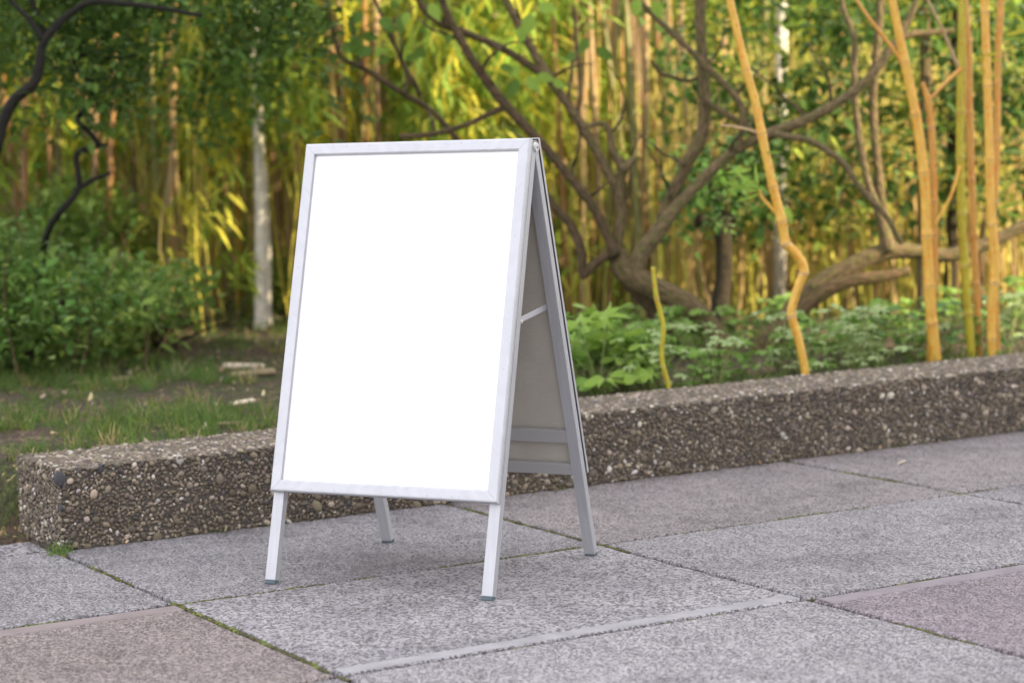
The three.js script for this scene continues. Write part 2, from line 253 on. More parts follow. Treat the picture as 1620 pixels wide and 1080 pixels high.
// ---------------------------------------------------------------- low exposed-aggregate wall
{
  const wall = group('low_wall'); tag(wall, 'low exposed-pebble concrete kerb wall edging the planting', 'wall');
  const U0 = 0.012, U1 = 8.2, F = -0.84, B = -1.195, HH = 0.228;
  const mortar = std({ color: rgb(0.17, 0.147, 0.12), roughness: 1, bumpMap: soilBump, bumpScale: 0.01 });
  const boxUV = (u0, u1, v0, v1, y0, y1, m, name) => { const g = new RoundedBoxGeometry(u1 - u0, y1 - y0, v1 - v0, 2, 0.008); const o = mesh(name, g, m, wall); const p = uv2((u0 + u1) / 2, (v0 + v1) / 2, (y0 + y1) / 2); o.position.copy(p); o.rotation.y = -GY; return o; };
  boxUV(U0 + 0.006, U1, B + 0.006, F - 0.006, -0.05, HH - 0.006, mortar, 'concrete_core');
  const stones = [];
  const ax = { u: GU.clone(), v: GV.clone(), y: V3(0, 1, 0) };
  // scatter on a rectangle: largest first, no overlaps
  function scatter(O, A, Bv, N, La, Lb, sizes, cols, sink) {
    const cell = 0.03, gridM = new Map(), key = (i, j) => i * 4096 + j, seen = [];
    for (const [rmin, rmax, tries] of sizes) for (let k = 0; k < tries; k++) {
      const a = R() * La, b = R() * Lb, r = rr(rmin, rmax), ci = Math.floor(a / cell), cj = Math.floor(b / cell); let ok = true;
      for (let i = ci - 1; i <= ci + 1 && ok; i++) for (let j = cj - 1; j <= cj + 1 && ok; j++) for (const q of gridM.get(key(i, j)) ?? []) if ((q[0] - a) ** 2 + (q[1] - b) ** 2 < ((q[2] + r) * 0.80) ** 2) { ok = false; break; }
      if (!ok) continue;
      const kk = key(ci, cj); if (!gridM.has(kk)) gridM.set(kk, []); gridM.get(kk).push([a, b, r]);
      const th = R() * Math.PI, fl = rr(0.55, 0.95), X = A.clone().multiplyScalar(Math.cos(th)).addScaledVector(Bv, Math.sin(th)), Z = N.clone().addScaledVector(X, rr(-0.25, 0.25)).normalize(), Y = Z.clone().cross(X).normalize(); X.copy(Y).cross(Z);
      const p = O.clone().addScaledVector(A, a).addScaledVector(Bv, b).addScaledVector(N, -r * sink);
      const m = new THREE.Matrix4().makeBasis(X.multiplyScalar(r * rr(1.0, 1.35)), Y.multiplyScalar(r * fl), Z.multiplyScalar(r * 0.62)).setPosition(p);
      stones.push({ m, c: cols(r, a, b), r, p, kind: Math.floor(R() * 4) });
    }
  }
  const frontCol = () => { const q = R(); let c; if (q < 0.46) c = [0.14, 0.113, 0.083]; else if (q < 0.74) c = [0.205, 0.168, 0.125]; else if (q < 0.84) c = [0.09, 0.08, 0.072]; else if (q < 0.96) c = [0.33, 0.275, 0.215]; else c = [0.48, 0.44, 0.39]; const v = rr(0.7, 1.3); return rgb(c[0] * v, c[1] * v * rr(0.95, 1.05), c[2] * v * rr(0.9, 1.08)); };
  const L = U1 - U0;
  scatter(uv2(U0, F, 0.004), ax.u, ax.y, ax.v, L, HH - 0.012, [[0.012, 0.017, 90], [0.008, 0.012, 1300], [0.0055, 0.008, 12000], [0.0033, 0.0055, 60000]], frontCol, 0.22);
  scatter(uv2(U0, B, 0.004), ax.v, ax.y, ax.u.clone().negate(), F - B, HH - 0.012, [[0.010, 0.014, 10], [0.006, 0.010, 260], [0.0035, 0.006, 4600]], frontCol, 0.22);
  scatter(uv2(U0, B, HH - 0.003), ax.u, ax.v, ax.y, L, F - B, [[0.010, 0.016, 500], [0.006, 0.010, 9000], [0.004, 0.006, 30000]], frontCol, 0.42);
  // a few large stones along the arris, as the photograph shows at the corner
  for (const [u, y, r, c] of [[0.016, HH - 0.03, 0.018, [0.06, 0.06, 0.068]], [0.36, HH - 0.012, 0.013, [0.40, 0.37, 0.33]]]) stones.push({ m: M4(uv2(u, F - 0.004, y), 0, -GY, rr(-0.4, 0.4), r, r * 1.25, r * 0.6), c: rgb(...c), r: r * 1.5, p: uv2(u, F, y), kind: 1 });
  const pg = [];
  for (let k = 0; k < 4; k++) { const g = new THREE.SphereGeometry(1, 7, 5), P = g.attributes.position; for (let i = 0; i < P.count; i++) { const v = V3().fromBufferAttribute(P, i), s = 0.86 + 0.3 * nz(v.x * 1.6 + k * 9 + 20, v.y * 1.6 + v.z * 1.3 + 20); P.setXYZ(i, v.x * s, v.y * s, v.z * s); } const h = mergeVertices(g.deleteAttribute('uv').deleteAttribute('normal')); h.computeVertexNormals(); pg.push(h); }
  const stoneTex = std({ color: 0xffffff, roughness: 0.88 });
  stones.forEach((s) => { s.big = s.r / s.p.distanceTo(camera.position) * (toUV(s.p.x, s.p.z)[0] < 0.72 || (s.p.y > 0.2) ? 1 : 0.55); });
  stones.sort((a, b) => b.big - a.big);
  const mats = new Map();
  for (const s of stones.slice(0, 290)) {
    const q = [s.c.r, s.c.g, s.c.b].map((x) => Math.round(x * 25) / 25 + 0.01).join(); if (!mats.has(q)) mats.set(q, std({ color: s.c, roughness: 0.85 }));
    const o = mesh('pebble', pg[s.kind], mats.get(q), wall); o.applyMatrix4(s.m);
  }
  for (let k = 0; k < 4; k++) inst('pebble_aggregate', pg[k], stoneTex, stones.slice(290).filter((s) => s.kind === k).map((s) => [s.m, s.c]), wall);
  console.log('wall stones', stones.length);
}
// ---------------------------------------------------------------- added block with windows and roof, out of frame, placed to shade the paving
{
  const shade_block = group('shade_block'); tag(shade_block, 'added plain rendered block out of frame that shades the paving', 'added_building');
  const X0 = 8, X1 = 12.5, Z0 = -2.9, Z1 = 16, HT = 8.6, wallM = std({ color: rgb(0.52, 0.49, 0.45), roughness: 0.95, map: smoothColor }), glass = phy({ color: rgb(0.06, 0.07, 0.08), roughness: 0.08 }), trim = std({ color: rgb(0.6, 0.58, 0.55), roughness: 0.7 }), tile = std({ color: rgb(0.25, 0.12, 0.08), roughness: 0.9 });
  const body = mesh('wall', new THREE.BoxGeometry(X1 - X0, HT + 0.1, Z1 - Z0), wallM, shade_block); body.position.set((X0 + X1) / 2, (HT - 0.1) / 2, (Z0 + Z1) / 2);
  const shape = new THREE.Shape(); shape.moveTo(-2.5, 0); shape.lineTo(2.5, 0); shape.lineTo(0, 1.2); const roof = mesh('roof', new THREE.ExtrudeGeometry(shape, { depth: Z1 - Z0 + 0.6, bevelEnabled: false }), tile, shade_block); roof.position.set((X0 + X1) / 2, HT + 0.005, Z0 - 0.3);
  for (let f = 0; f < 3; f++) for (let k = 0; k < 6; k++) { const w = mesh('window', new THREE.BoxGeometry(0.12, 1.6, 1.15), trim, shade_block); w.position.set(X0 - 0.02, 1.9 + f * 3, Z0 + 2.2 + k * 3.9); for (const s of [-1, 1]) { const g = mesh('pane', new THREE.BoxGeometry(0.02, 1.46, 0.48), glass, w); g.position.set(-0.055, 0, s * 0.265); } }
}

// ---------------------------------------------------------------- leaf shapes
// a leaf lying along +y from its stalk, folded along the midrib and drooping at the tip
function leafGeo(outline, len, fold = 0.25, droop = 0.3) {          // outline: [y, halfwidth] pairs in units of len
  const pos = [], idx = [], bend = (y) => -droop * y * y * len;
  outline.forEach(([y, w]) => { pos.push(0, y * len, bend(y)); pos.push(-w * len, y * len, bend(y) + fold * w * len); pos.push(w * len, y * len, bend(y) + fold * w * len); });
  for (let k = 0; k + 1 < outline.length; k++) { const a = k * 3, b = a + 3; idx.push(a, b, a + 1, a + 1, b, b + 1, a, a + 2, b, a + 2, b + 2, b); }
  return geoFrom(pos, idx);
}
const lance = (len) => leafGeo([[0, 0.004], [0.25, 0.075], [0.6, 0.06], [1, 0.002]], len, 0.3, 0.35);
const ovate = (len) => leafGeo([[0, 0.01], [0.15, 0.2], [0.4, 0.3], [0.7, 0.2], [0.9, 0.07], [1, 0.005]], len, 0.25, 0.22);
function lobed(len, lobes = 5) {                                    // palmate leaf, one triangle fan with toothed lobes
  const pos = [0, len * 0.12, 0], idx = [], n = lobes * 6; let k = 0;
  for (let i = 0; i <= n; i++) {
    const t = i / n, a = -2.5 + 5.0 * t, l = Math.abs(Math.cos((t * lobes) * Math.PI)), size = 0.55 + 0.45 * Math.cos(a * 0.55), r = len * size * (0.42 + 0.58 * Math.pow(l, 1.5)) * (i % 2 ? 0.92 : 1.02) * 0.62;
    pos.push(Math.sin(a) * r, len * 0.12 + Math.cos(a) * r, 0.08 * len * Math.sin(t * lobes * Math.PI * 2) - 0.55 * r * r / len);
    if (i) idx.push(0, i, i + 1);
  }
  return geoFrom(pos, idx);
}
const place = (g, p, yaw, tiltDown, roll = 0, s = 1) => g.clone().applyMatrix4(new THREE.Matrix4().compose(p, new THREE.Quaternion().setFromEuler(new THREE.Euler(-Math.PI / 2 + tiltDown, yaw, roll, 'YXZ')), V3(s, s, s)));
function clump(leaf, n, radius, spread, down) { const gs = []; for (let i = 0; i < n; i++) { const d = V3(rr(-1, 1), rr(-1, 1), rr(-1, 1)).multiplyScalar(radius); gs.push(place(leaf, d, R() * 6.283, down + rr(-spread, spread), rr(-0.6, 0.6), rr(0.65, 1.25))); } return mergeGeometries(gs); }
const bambooSpray = [0, 1, 2].map(() => clump(lance(0.13), 15, 0.10, 0.6, -0.55));
const broadSpray = [0, 1, 2].map(() => clump(ovate(0.07), 13, 0.13, 0.6, -0.25));
const oval4 = (len) => leafGeo([[0, 0.02], [0.35, 0.29], [0.75, 0.17], [1, 0.005]], len, 0.25, 0.22);
const fineSpray = [0, 1].map(() => clump(oval4(0.04), 22, 0.11, 0.7, -0.3));
const shrubSpray = [0, 1].map(() => clump(oval4(0.034), 20, 0.075, 0.8, -0.1));
const varyColor = (r, g, b, d = 0.3) => { const v = 1 + rr(-d, d); return rgb(r * v * rr(0.88, 1.12), g * v, b * v * rr(0.8, 1.2)); };
// foliage masses: sprays spread through a volume where the noise is high
function foliage(name, sprays, m, n, sample, color, parent, scale = [0.8, 1.3]) {
  const lists = sprays.map(() => []);
  let guard = 0;
  for (let i = 0; i < n && guard < n * 12; guard++) { const p = sample(); if (!p) continue; lists[i % sprays.length].push([M4(p, rr(-0.5, 0.5), R() * 6.283, rr(-0.5, 0.5), rr(...scale)), color(p)]); i++; }
  return sprays.map((g, k) => inst(name, g, m, lists[k], parent));
}
const bambooHue = () => R() < 0.36 ? varyColor(0.54, 0.52, 0.06) : varyColor(0.25, 0.37, 0.05);
const gap = (p, f = 1.1, t = 0.5) => fbm(p.x * f + 40 + p.z * 0.37, p.y * f + 60 + p.z * f * 0.7) > t;
console.log('leaf shapes');

// ---------------------------------------------------------------- near bamboo canes growing right behind the wall
function caneGeo(pts, radii, nodes) {                                // nodes: fractions along the cane where it swells
  const curve = new THREE.CatmullRomCurve3(pts, false, 'centripetal'), ts = new Set(); for (let i = 0; i <= 60; i++) ts.add(i / 60); for (const n of nodes) for (const d of [-0.008, -0.003, 0, 0.003, 0.008]) ts.add(clamp(n + d));
  const tl = [...ts].sort((a, b) => a - b), P = tl.map((t) => curve.getPoint(t)), rad2 = tl.map((t) => { const s = t * (pts.length - 1), k = Math.min(pts.length - 2, Math.floor(s)), f = s - k; let r = radii[k] * (1 - f) + radii[k + 1] * f; for (const n of nodes) { const d = Math.abs(t - n); if (d < 0.004) r *= 1.13; else if (d < 0.0095) r *= 1.03; } return r; });
  return { geo: tube(P, rad2, { seg: 1, radial: 12 }), curve };
}
function cane(pix, z, m, label, { nodes = [], lean = 0, grp } = {}) {  // pix rows: [x, y, radius in pixels], base last
  const g = group('bamboo_cane'); tag(g, label, 'bamboo', grp);
  const last = pix.length - 1, base = at(pix[last][0], pix[last][1], z); const root = V3(base.x, soilY(base.x, base.z) - 0.03, base.z);
  const pts = pix.map(([x, y], i) => at(x, y, z + lean * (last - i) / last)), radii = pix.map((q) => px(q[2] * 0.83, z));
  if (base.y - root.y > 0.02) { pts.push(root); radii.push(radii[last]); }
  const up0 = pts[0].clone().sub(pts[1]);
  if (pix[0][1] <= 40) { let p = pts[0].clone(); const d = up0.normalize(); for (let k = 0; k < 3; k++) { p = p.clone().addScaledVector(d, 0.9).add(V3(0.05 * k, 0.1, 0)); pts.unshift(p); radii.unshift(radii[0] * 0.92); } }
  // node heights by pixel row
  const { geo, curve } = caneGeo(pts, radii, []);
  const find = (x, y) => { let best = 0, bd = 1e9; const tgt = at(x, y, z); for (let i = 0; i <= 400; i++) { const p = curve.getPoint(i / 400), d = (p.x - tgt.x) ** 2 + (p.y - tgt.y) ** 2; if (d < bd) { bd = d; best = i / 400; } } return best; };
  const nt = nodes.map(([x, y]) => find(x, y)), above = pts.length - pix.length - (base.y - root.y > 0.02 ? 1 : 0);
  for (let k = 0.03; above > 0 && k < above / (pts.length - 1); k += 0.26 / curve.getLength()) nt.push(k);
  const built = caneGeo(pts, radii, nt);
  const body = mesh('culm', built.geo, m, g);
  for (const t of nt) {
    const p = built.curve.getPoint(t), T = built.curve.getTangent(t), s = t * (pts.length - 1), k = Math.min(pts.length - 2, Math.floor(s)), r = radii[k] + (radii[k + 1] - radii[k]) * (s - k);
    const ring = mesh('node_ring', new THREE.TorusGeometry(r * 1.08, r * 0.085, 6, 16), ringMat, body); ring.position.copy(p); ring.quaternion.setFromUnitVectors(V3(0, 0, 1), T.normalize());
    const bl = mesh('node_ring', new THREE.TorusGeometry(r * 1.04, r * 0.09, 6, 16), bloomMat, body); bl.position.copy(p).addScaledVector(T, r * 0.32); bl.quaternion.copy(ring.quaternion);
  }
  g.userData.zz = z; return g;
}
function twig(parent, name, pix, z, m, r0) { return mesh(name, tube(pix.map(([x, y, dz = 0]) => at(x, y, z + dz)), pix.map((q, i) => px(r0 * (1 - 0.45 * i / pix.length), z)), { seg: 6, radial: 7 }), m, parent); }
function leafAt(parent, geo, m, x, y, z, ang, size, pitch = 0.2) { const o = mesh('leaf', geo, m, parent); o.position.copy(at(x, y, z)); o.rotation.set(rr(-0.4, 0.4) + pitch, rr(-0.5, 0.5), ang); o.scale.setScalar(size); return o; }
const lanceUnit = lance(1), ovateUnit = ovate(1);
{
  const zc = 8.24, G = 'bamboo canes just behind the right end of the wall';
  const c1 = cane([[1155, 0, 7.5], [1178, 100, 8], [1196, 165, 8], [1206, 215, 8.5], [1222, 290, 8.5], [1237, 350, 9.5], [1241, 374, 9], [1244, 386, 9.5], [1252, 393, 9], [1266, 410, 9], [1271, 420, 9.5], [1272, 430, 9.5], [1268, 441, 9], [1257, 472, 8.5], [1252, 493, 8.5], [1254, 505, 8.5], [1264, 538, 8], [1274, 588, 8]], 7.75, MC.gold, 'golden bamboo cane with a zigzag kink near its foot', { nodes: [[1180, 109], [1204, 213], [1224, 296], [1237, 350], [1243, 384], [1272, 430], [1252, 499]] });
  twig(c1, 'side_shoot', [[1237, 347], [1222, 330], [1206, 312], [1202, 300]], 7.75, MC.gold, 3.5); twig(c1, 'side_shoot', [[1203, 211], [1175, 203], [1141, 198]], 7.75, MC.tan, 3);
  for (const [x, y, a, s] of [[1212, 240, -1.9, 0.075], [1203, 300, 0.9, 0.11], [1203, 302, 1.3, 0.13], [1200, 295, 0.2, 0.09], [1203, 305, 2.0, 0.09], [1190, 268, 1.6, 0.11], [1195, 285, 1.9, 0.10]]) leafAt(c1, lanceUnit, ML.fresh, x, y, 7.73, a, s);
  const c2 = cane([[1412, 0, 8], [1432, 98, 9], [1450, 185, 9.5], [1462, 275, 10], [1468, 400, 10], [1474, 500, 10.5], [1482, 582, 12]], zc, MC.gold, 'thick golden bamboo cane leaning slightly, a thinner cane fused to it', { nodes: [[1433, 98], [1449, 180], [1461, 272], [1468, 372], [1475, 452], [1479, 510]] });
  twig(c2, 'side_shoot', [[1430, 100], [1400, 60], [1380, 35], [1352, -5]], zc, MC.orange, 4); 
  cane([[1460, 130, 4], [1470, 165, 7], [1476, 230, 7.5], [1478, 330, 7.5], [1478, 420, 8], [1474, 500, 8], [1473, 582, 8]], zc + 0.06, MC.orange, 'snapped orange bamboo cane standing against the thick golden one', { nodes: [[1474, 200], [1478, 318], [1478, 372], [1474, 480]] });
  const c3 = cane([[1523, 0, 7.5], [1522, 80, 8], [1520, 175, 8.5], [1520, 262, 8.5], [1522, 340, 8.5], [1528, 430, 8.5], [1533, 500, 8], [1539, 580, 8]], zc + 0.1, MC.lime, 'lime green bamboo cane among golden ones', { nodes: [[1520, 177], [1521, 250], [1522, 337], [1525, 420], [1530, 497]] });
  twig(c3, 'side_shoot', [[1519, 262], [1506, 307], [1480, 355]], zc, MC.gold, 3); twig(c3, 'side_shoot', [[1522, 108], [1500, 128], [1474, 155]], zc, MC.orange, 4); twig(c3, 'side_shoot', [[1516, 106], [1495, 55], [1466, -5]], zc, MC.tan, 3.2);
  const c4 = cane([[1526, 0, 7.5], [1532, 80, 8], [1534, 180, 7.5], [1537, 275, 7.5], [1541, 375, 7], [1545, 450, 7], [1551, 580, 7]], zc + 0.2, MC.orange, 'slim orange bamboo cane behind the lime green one', { nodes: [[1531, 67], [1533, 180], [1538, 285], [1540, 372], [1544, 450], [1548, 520]] });
  const c5 = cane([[1558, 0, 8], [1560, 60, 8], [1563, 140, 8], [1566, 250, 8.5], [1568, 330, 8.5], [1573, 390, 9.5], [1574, 440, 10], [1569, 500, 8.5], [1571, 580, 8]], zc, MC.gold, 'golden bamboo cane bulging at knee height, beside a slim twin', { nodes: [[1559, 18], [1562, 135], [1566, 252], [1568, 355], [1573, 446], [1569, 535]] });
  cane([[1584, 0, 7], [1579, 100, 7], [1578, 220, 7], [1575, 300, 7], [1571, 350, 6.5], [1576, 450, 5], [1580, 580, 5]], zc + 0.12, MC.orange, 'slim orange bamboo cane crossing behind the bulging golden one', { nodes: [[1580, 25], [1578, 133], [1578, 222], [1573, 320]] });
  cane([[1033, 422, 4], [1039, 471, 4.5], [1050, 518, 4.5], [1047, 554, 4.5], [1049, 578, 4.5], [1058, 612, 4.5]], 7.5, MC.lime, 'short cut yellow-green bamboo stub standing alone behind the wall', { nodes: [[1039, 471], [1050, 518], [1049, 578]] });
  for (const [c, x, y, a, s, m] of [[c4, 1542, 92, -1.3, 0.10, 'yellow'], [c4, 1545, 95, -1.7, 0.11, 'yellow'], [c4, 1545, 70, -0.2, 0.07, 'fresh'], [c4, 1542, 108, -2.0, 0.09, 'yellow'], [c5, 1590, 55, -1.4, 0.13, 'yellow'], [c5, 1585, 62, -1.7, 0.10, 'fresh'], [c5, 1580, 330, -1.3, 0.09, 'fresh'], [c5, 1585, 322, -1.6, 0.10, 'yellow'], [c5, 1588, 335, -1.9, 0.09, 'fresh']]) leafAt(c, lanceUnit, ML[m], x, y, zc, a, s);
}

// ---------------------------------------------------------------- gnarled trees
let crooked, gnarled;
function limb(parent, name, pix, z, m, wob = 0.16) { return mesh(name, tube(pix.map(([x, y, r, dz = 0]) => at(x, y, z + dz)), pix.map((q) => px(q[2] * (parent === crooked ? 0.72 : parent === gnarled ? 0.82 : 0.9), z)), { seg: 7, radial: 11, wob }), m, parent); }
gnarled = group('gnarled_tree'); tag(gnarled, 'gnarled brown tree with a low bowed trunk and many forking limbs', 'tree');
{
  const z = 8.75, B = MK.brown, G = MK.grey, D = bark(0.17, 0.125, 0.085);
  const tr = limb(gnarled, 'trunk', [[1152, 590, 21], [1145, 555, 20], [1122, 515, 20], [1090, 485, 23], [1050, 462, 22], [1010, 443, 25], [985, 422, 24], [978, 395, 17]], z, B);
  limb(gnarled, 'trunk', [[988, 425, 20], [1008, 458, 17], [1035, 490, 15], [1062, 530, 14], [1075, 580, 15]], z + 0.08, D);
  limb(gnarled, 'limb', [[980, 420, 15], [976, 395, 13], [982, 340, 11.5], [980, 295, 10.5], [984, 265, 10], [970, 240, 8], [965, 212, 6.5], [955, 196, 6], [928, 200, 5]], z, B);
  limb(gnarled, 'limb', [[984, 268, 9], [995, 260, 8.5], [1004, 249, 7.5]], z - 0.02, G);
  limb(gnarled, 'limb', [[978, 300, 10], [968, 283, 10], [945, 240, 9.5], [905, 175, 9], [868, 122, 9.5], [832, 62, 8], [800, 0, 7], [770, -60, 6]], z, B);
  limb(gnarled, 'limb', [[868, 122, 8.5], [840, 105, 7.5], [800, 80, 7], [745, 55, 7], [700, 38, 7], [668, 10, 7], [650, -30, 6]], z, D);
  limb(gnarled, 'limb', [[975, 402, 12], [966, 385, 10], [940, 328, 9.5], [910, 290, 9], [866, 237, 9.5], [821, 189, 9.5], [795, 160, 10], [762, 118, 9], [729, 63, 8], [707, 22, 7], [692, -20, 6]], z - 0.05, D);
  limb(gnarled, 'limb', [[797, 170, 7], [770, 182, 5.5], [740, 196, 5.5], [688, 211, 5], [632, 216, 5]], z - 0.05, D);
  limb(gnarled, 'limb', [[725, 222, 6], [681, 174, 6], [632, 144, 5.5], [573, 107, 5], [540, 90, 5], [525, 40, 4], [515, -20, 4]], z + 0.1, D);
  limb(gnarled, 'limb', [[664, 150, 4], [636, 96, 4], [614, 48, 3.5], [595, 5, 3.5], [580, -30, 3]], z + 0.1, D);
  limb(gnarled, 'limb', [[972, 402, 11], [963, 403, 10], [940, 418, 9], [922, 436, 8], [920, 400, 9.5], [902, 355, 9], [880, 330, 8.5], [855, 295, 7]], z - 0.03, D);
  limb(gnarled, 'limb', [[1000, 440, 20], [1012, 405, 18], [1035, 375, 16], [1055, 347, 14], [1085, 312, 11.5], [1120, 276, 11], [1154, 244, 10.5], [1190, 222, 10], [1228, 207, 11], [1275, 190, 10], [1317, 167, 10.5], [1361, 137, 9.5], [1402, 89, 8.5], [1443, 22, 7], [1460, -40, 6]], z, G);
  limb(gnarled, 'limb', [[1045, 350, 12], [1062, 312, 12], [1085, 262, 12.5], [1108, 218, 12.5], [1115, 172, 12], [1112, 100, 11], [1108, 40, 10.5], [1110, -30, 10]], z + 0.05, B);
  limb(gnarled, 'limb', [[1169, 240, 6], [1171, 220, 6], [1177, 185, 6.5], [1163, 152, 6.5], [1128, 115, 6.5], [1080, 67, 6], [1030, 20, 6], [990, -20, 5]], z - 0.04, B);
  limb(gnarled, 'limb', [[1195, 212, 7], [1165, 190, 6.5], [1145, 178, 6.5], [1120, 160, 6], [1112, 130, 5]], z, B);
  limb(gnarled, 'limb', [[1225, 212, 7], [1250, 216, 6.5], [1280, 222, 6.5], [1332, 255, 6], [1361, 296, 6], [1402, 342, 5.5], [1428, 385, 5]], z - 0.06, G);
  limb(gnarled, 'limb', [[1030, 95, 3], [1045, 115, 3.5], [1065, 122, 4], [1090, 128, 4], [1108, 120, 5]], z + 0.2, D);
  limb(gnarled, 'limb', [[915, 190, 5], [918, 130, 4.5], [912, 70, 4], [908, 10, 3.5]], z + 0.6, D);
  // fine twigs forking off the limbs
  for (const [x, y, a, l] of [[900, 160, 0.2, 95], [868, 122, 0.9, 70], [832, 62, -0.6, 80], [760, 116, 0.5, 110], [729, 63, -0.9, 80], [690, 211, -0.5, 100], [640, 148, 0.3, 120], [573, 107, 0.1, 90], [560, 100, -1.0, 70], [614, 48, 0.7, 60], [905, 285, -0.3, 120], [982, 330, 0.25, 140], [966, 212, 0.2, 130], [1085, 262, -0.7, 100], [1112, 110, 0.6, 80], [1165, 152, 0.5, 90], [1275, 190, -0.2, 120], [1317, 167, 0.3, 110], [1154, 244, 0.1, 90], [1060, 312, -0.5, 90], [795, 160, -0.9, 90], [700, 38, 0.5, 50], [855, 240, -1.1, 80], [930, 320, 0.6, 70]]) {
    let cx = x, cy = y, dir = a; const pp = [[x, y, 3.6]]; for (let k = 1; k <= 5; k++) { dir += rr(-0.45, 0.45); cx += Math.sin(dir) * l / 5; cy -= Math.cos(dir) * l / 5; pp.push([cx, cy, 3.6 - 0.5 * k, rr(-0.05, 0.05) * k]); } limb(gnarled, 'twig', pp, z, D, 0.1);
  }
  // broad pale leaves hanging into the frame on the left limbs
  for (const [x, y, a, s, m] of [[842, 22, 2.7, 0.13, 'fresh'], [850, 12, -1.7, 0.10, 'fresh'], [828, 40, 2.9, 0.10, 'fresh'], [822, 105, 2.2, 0.085, 'fresh'], [832, 122, -2.4, 0.10, 'fresh'], [820, 125, 2.6, 0.11, 'broad'], [850, 118, -1.9, 0.09, 'fresh'], [875, 128, -2.0, 0.075, 'fresh'], [810, 108, 1.4, 0.07, 'broad'], [895, 95, -0.9, 0.08, 'broad'], [930, 60, 2.6, 0.09, 'broad'], [945, 75, -2.3, 0.1, 'broad'], [1010, -4, 2.9, 0.1, 'fresh'], [1035, 0, -2.8, 0.1, 'fresh'], [570, 60, 2.5, 0.1, 'broad'], [600, 30, -2.2, 0.1, 'broad'], [640, 20, 2.8, 0.11, 'broad'], [680, 5, -2.7, 0.1, 'fresh'], [590, 80, 1.6, 0.1, 'broad'], [575, 20, 2.2, 0.1, 'broad']]) leafAt(gnarled, ovateUnit, ML[m], x, y, z - 0.12, a, s * 0.8, 0.1);
  for (let k = 0; k < 26; k++) { const x = rr(520, 780), y = rr(-20, 90); leafAt(gnarled, ovateUnit, pick([ML.broad, ML.broad, ML.fresh]), x, y, z + rr(-0.3, 0.5), rr(1.6, 4.6), rr(0.045, 0.085), 0.1); }
}
const bowed = group('bowed_tree'); tag(bowed, 'tree with a thick limb lying nearly level behind the golden canes', 'tree');
{
  const z = 8.9, B = MK.brown, D = bark(0.24, 0.175, 0.11);
  limb(bowed, 'trunk', [[1196, 590, 18], [1203, 555, 17], [1236, 512, 17], [1265, 478, 18], [1296, 450, 17], [1341, 424, 16], [1400, 398, 16], [1452, 398, 13], [1500, 404, 12.5], [1565, 384, 12], [1620, 356, 11], [1700, 300, 10]], z, B);
  limb(bowed, 'limb', [[1214, 575, 13], [1222, 548, 13], [1257, 505, 13], [1295, 468, 13], [1340, 446, 12], [1400, 436, 10], [1440, 428, 8]], z - 0.06, D);
  limb(bowed, 'limb', [[1408, 398, 12], [1396, 350, 8], [1376, 296, 7], [1362, 230, 7], [1354, 167, 6.5], [1352, 100, 6.5], [1351, 55, 6], [1335, 15, 5], [1328, -30, 5]], z - 0.03, MK.grey);
  limb(bowed, 'limb', [[1412, 400, 12], [1402, 365, 9], [1389, 260, 7.5], [1382, 167, 7.5], [1386, 100, 7.5], [1392, 30, 7], [1398, -30, 6]], z + 0.04, B);
  limb(bowed, 'limb', [[1380, 110, 6], [1410, 75, 6], [1440, 55, 6], [1470, 52, 6], [1510, 48, 5]], z + 0.1, B);
}
const post = group('slender_tree'); tag(post, 'straight grey-brown slender trunk standing behind the golden canes', 'tree');
limb(post, 'trunk', [[1459, 545, 13], [1460, 505, 12], [1461, 400, 11], [1463, 250, 10.5], [1465, 100, 10], [1462, -20, 10], [1455, -250, 9], [1470, -500, 7]], 9.6, MK.brown, 0.1);
const dk = group('dark_trunk_tree'); tag(dk, 'dark straight trunk half hidden by golden canes', 'tree');
limb(dk, 'trunk', [[1500, 520, 13], [1505, 400, 11], [1508, 250, 10], [1512, 100, 9.5], [1515, -20, 9], [1520, -250, 8], [1530, -520, 6]], 10.4, MK.dark, 0.1);
const stump = group('stunted_tree'); tag(stump, 'stunted dark tree with knobbly pollarded head and dark leaves', 'tree');
{
  const z = 9.5; limb(stump, 'trunk', [[1154, 555, 20], [1147, 515, 18], [1140, 480, 17], [1146, 430, 15], [1146, 385, 15], [1140, 345, 17], [1138, 325, 9]], z, MK.dark, 0.22);
  limb(stump, 'limb', [[1142, 370, 12], [1128, 350, 13], [1108, 350, 11], [1100, 357, 5]], z, MK.dark, 0.3); limb(stump, 'limb', [[1148, 360, 12], [1160, 335, 9], [1165, 305, 5], [1160, 270, 4]], z, MK.dark, 0.25); limb(stump, 'limb', [[1140, 340, 9], [1130, 300, 6], [1110, 270, 4]], z, MK.dark, 0.25);
  foliage('crown', broadSpray, ML.dark, 32, () => { const p = at(rr(1040, 1200), rr(240, 345), z + rr(-0.3, 0.3)); return gap(p, 3, 0.46) ? p : null; }, () => varyColor(1, 1.2, 1.2), stump, [0.6, 0.9]);
}

